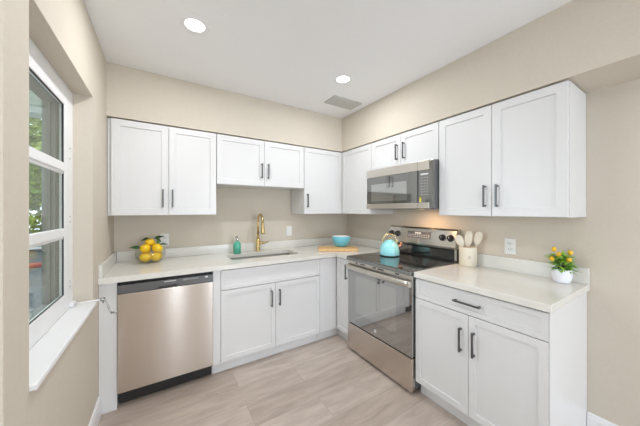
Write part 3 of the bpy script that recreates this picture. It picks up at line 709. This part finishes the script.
def lemon_mesh(c, yaw, r, tilt=.25):
    b = NB(); R3 = Matrix.Rotation(radians(yaw), 3, 'Z') @ Matrix.Rotation(tilt, 3, 'Y'); n = 24; prof = []
    for k in range(19):
        s = -1+2*k/18; w = math.sqrt(max(0, 1-s*s)); prof.append((s*1.16, w*.97 if abs(s) < .9 else w*.62))
    rings = []
    for s, w in prof: rings.append([b.verts.new(Vector(c)+R3 @ Vector((s*r, max(w, .02)*r*cos(2*pi*i/n), max(w, .02)*r*sin(2*pi*i/n)))) for i in range(n)])
    for k in range(len(rings)-1):
        for i in range(n): f = b.faces.new((rings[k][i], rings[k][(i+1) % n], rings[k+1][(i+1) % n], rings[k+1][i])); f.smooth = True
    b.faces.new(rings[0]); b.faces.new(rings[-1]); return b
for k, (o, yaw, lb) in enumerate(lem):
    r = (.0375, .0375, .035, .037, .040, .040, .034)[k]
    tt = thing('lemon', lb, 'lemon', (lx+o[0], ly+o[1], lz+o[2]), 'lemons in the glass bowl')
    link('fruit', lemon_mesh((lx+o[0], ly+o[1], lz+o[2]), yaw, r, .25 if k != 5 else -.6), 'lemon', tt)
    c = Vector((lx+o[0], ly+o[1], lz+o[2]))
    if k == 4:
        b = NB(); leaf(b, c+Vector((-.030, -.01, .010)), (-1, -.1, .22), (0, -.8, 1), .080, .040, .2); leaf(b, c+Vector((-.030, .0, .006)), (-.9, .3, .1), (0, -.6, 1), .05, .03, .2); link('leaf', b, 'leafdk', tt, 'dark green leaves')
    if k == 6:
        b = NB(); leaf(b, c+Vector((.025, -.005, .030)), (1, -.1, .35), (0, -.7, 1), .085, .036, .15); leaf(b, c+Vector((-.005, .0, .032)), (-1, .1, -.05), (0, -.7, 1), .07, .034, .3); leaf(b, c+Vector((.045, -.0, .030)), (.8, -.3, -.6), (0, -.7, 1), .05, .028, .1); link('leaf', b, 'leafdk', tt, 'dark green leaves')
    if k == 5:
        b = NB(); leaf(b, c+Vector((.018, -.01, .032)), (1, -.1, .15), (0, -.6, 1), .06, .026, .3); leaf(b, c+Vector((.012, .0, .030)), (-.4, -.1, 1), (0, -1, .2), .045, .024, .1); link('leaf', b, 'leafdk', tt, 'dark green leaves')

# ------------------------------------------------------------------ outlets and switches
def outlet(F, u, z, label, switch=False):
    t = thing('light_switch' if switch else 'wall_outlet', label, 'switch' if switch else 'outlet', fp(F, u, 0, z))
    b = NB(); fbox(b, F, u-.036, u+.036, .0005, .006, z-.058, z+.058, .002); link('cover_plate', b, 'plate', t)
    if switch:
        b = NB(); fbox(b, F, u-.016, u+.016, .0062, .009, z-.033, z+.033, .001); link('rocker', b, 'plate', t)
    else:
        for dz in (-.021, .021):
            b = NB(); fbox(b, F, u-.017, u+.017, .0062, .008, z+dz-.014, z+dz+.014, .003); s = link('socket', b, 'plate', t)
            b = NB()
            for du in (-.007, .007): fbox(b, F, u+du-.0015, u+du+.0015, .0082, .0086, z+dz-.002, z+dz+.007)
            fbox(b, F, u-.002, u+.002, .0082, .0086, z+dz-.010, z+dz-.006); link('slot', b, 'slot', s)
outlet('R', -1.980, 1.096, 'white duplex outlet on the wall between the crock and the potted plant')
outlet('B', -.895, 1.114, 'white rocker switch on the wall right of the faucet', True)
outlet('B', -2.195, 1.085, 'white duplex outlet on the wall behind the lemon bowl')

# ------------------------------------------------------------------ ceiling vent and downlights
t = thing('ceiling_vent', 'grey louvred air vent in the ceiling corner above the range', 'vent', (-.61, -.72, ZC))
vx0, vx1, vy0, vy1 = -.785, -.435, -.815, -.625
b = NB(); w = .02
box(b, vx0, vx1, vy0, vy0+w, ZC-.010, ZC-.0005, .002); box(b, vx0, vx1, vy1-w, vy1, ZC-.010, ZC-.0005, .002); box(b, vx0, vx0+w, vy0+w, vy1-w, ZC-.010, ZC-.0005, .002); box(b, vx1-w, vx1, vy0+w, vy1-w, ZC-.010, ZC-.0005, .002); link('frame', b, 'vent', t)
b = NB(); box(b, vx0+w, vx1-w, vy0+w, vy1-w, ZC-.0025, ZC-.0005); link('duct_shade', b, 'ventdk', t)  # solid plate, the shade inside the duct put into its colour
for k in range(8):
    y = vy0+w+.010+k*.0185; b = NB(); q = bmesh.ops.create_cube(b, size=1)
    for v in q['verts']:
        p = Matrix.Rotation(radians(-32), 3, 'X') @ Vector((v.co.x*(vx1-vx0-2*w-.002), v.co.y*.017, v.co.z*.0012)); v.co = p+Vector(((vx0+vx1)/2, y, ZC-.0075))
    link('louvre', b, 'vent', t)
LD = [(-2.045, -1.122, 'round recessed downlight, the larger one near the window side of the ceiling'), (-.899, -1.097, 'round recessed downlight beside the ceiling vent'),
      (-2.045, -2.62, 'round recessed downlight above the viewpoint'),
      (-2.045, -4.3, 'added unseen downlight in the room behind, middle'), (-.899, -4.3, 'added unseen downlight in the room behind, by the right wall'),
      (-3.3, -3.4, 'added unseen downlight in the room behind, far left')]
def downlight(x, y, label):
    w = DOWN_W if y > -2 else DOWN_W*.85 if y > -3 else DOWN_W*.4     # the rear ones are unseen lamps added as weaker fill
    t = thing('downlight', label, 'downlight', (x, y, ZC), 'recessed downlights')
    b = NB(); lathe(b, x, y, [(.054, ZC-.0015), (.056, ZC-.006), (.078, ZC-.005), (.084, ZC-.0005)], 40); link('trim_ring', b, 'trim', t)
    b = NB(); lathe(b, x, y, [(0, ZC-.0025), (.055, ZC-.0025)], 40); link('diffuser', b, 'lamp', t)
    area_light('downlight_beam', (0, 0, -.008), (0, 0, 0), .12, .12, w, (.95, .975, 1.01), t, 'DISK')
    return t
for a in LD: downlight(*a)
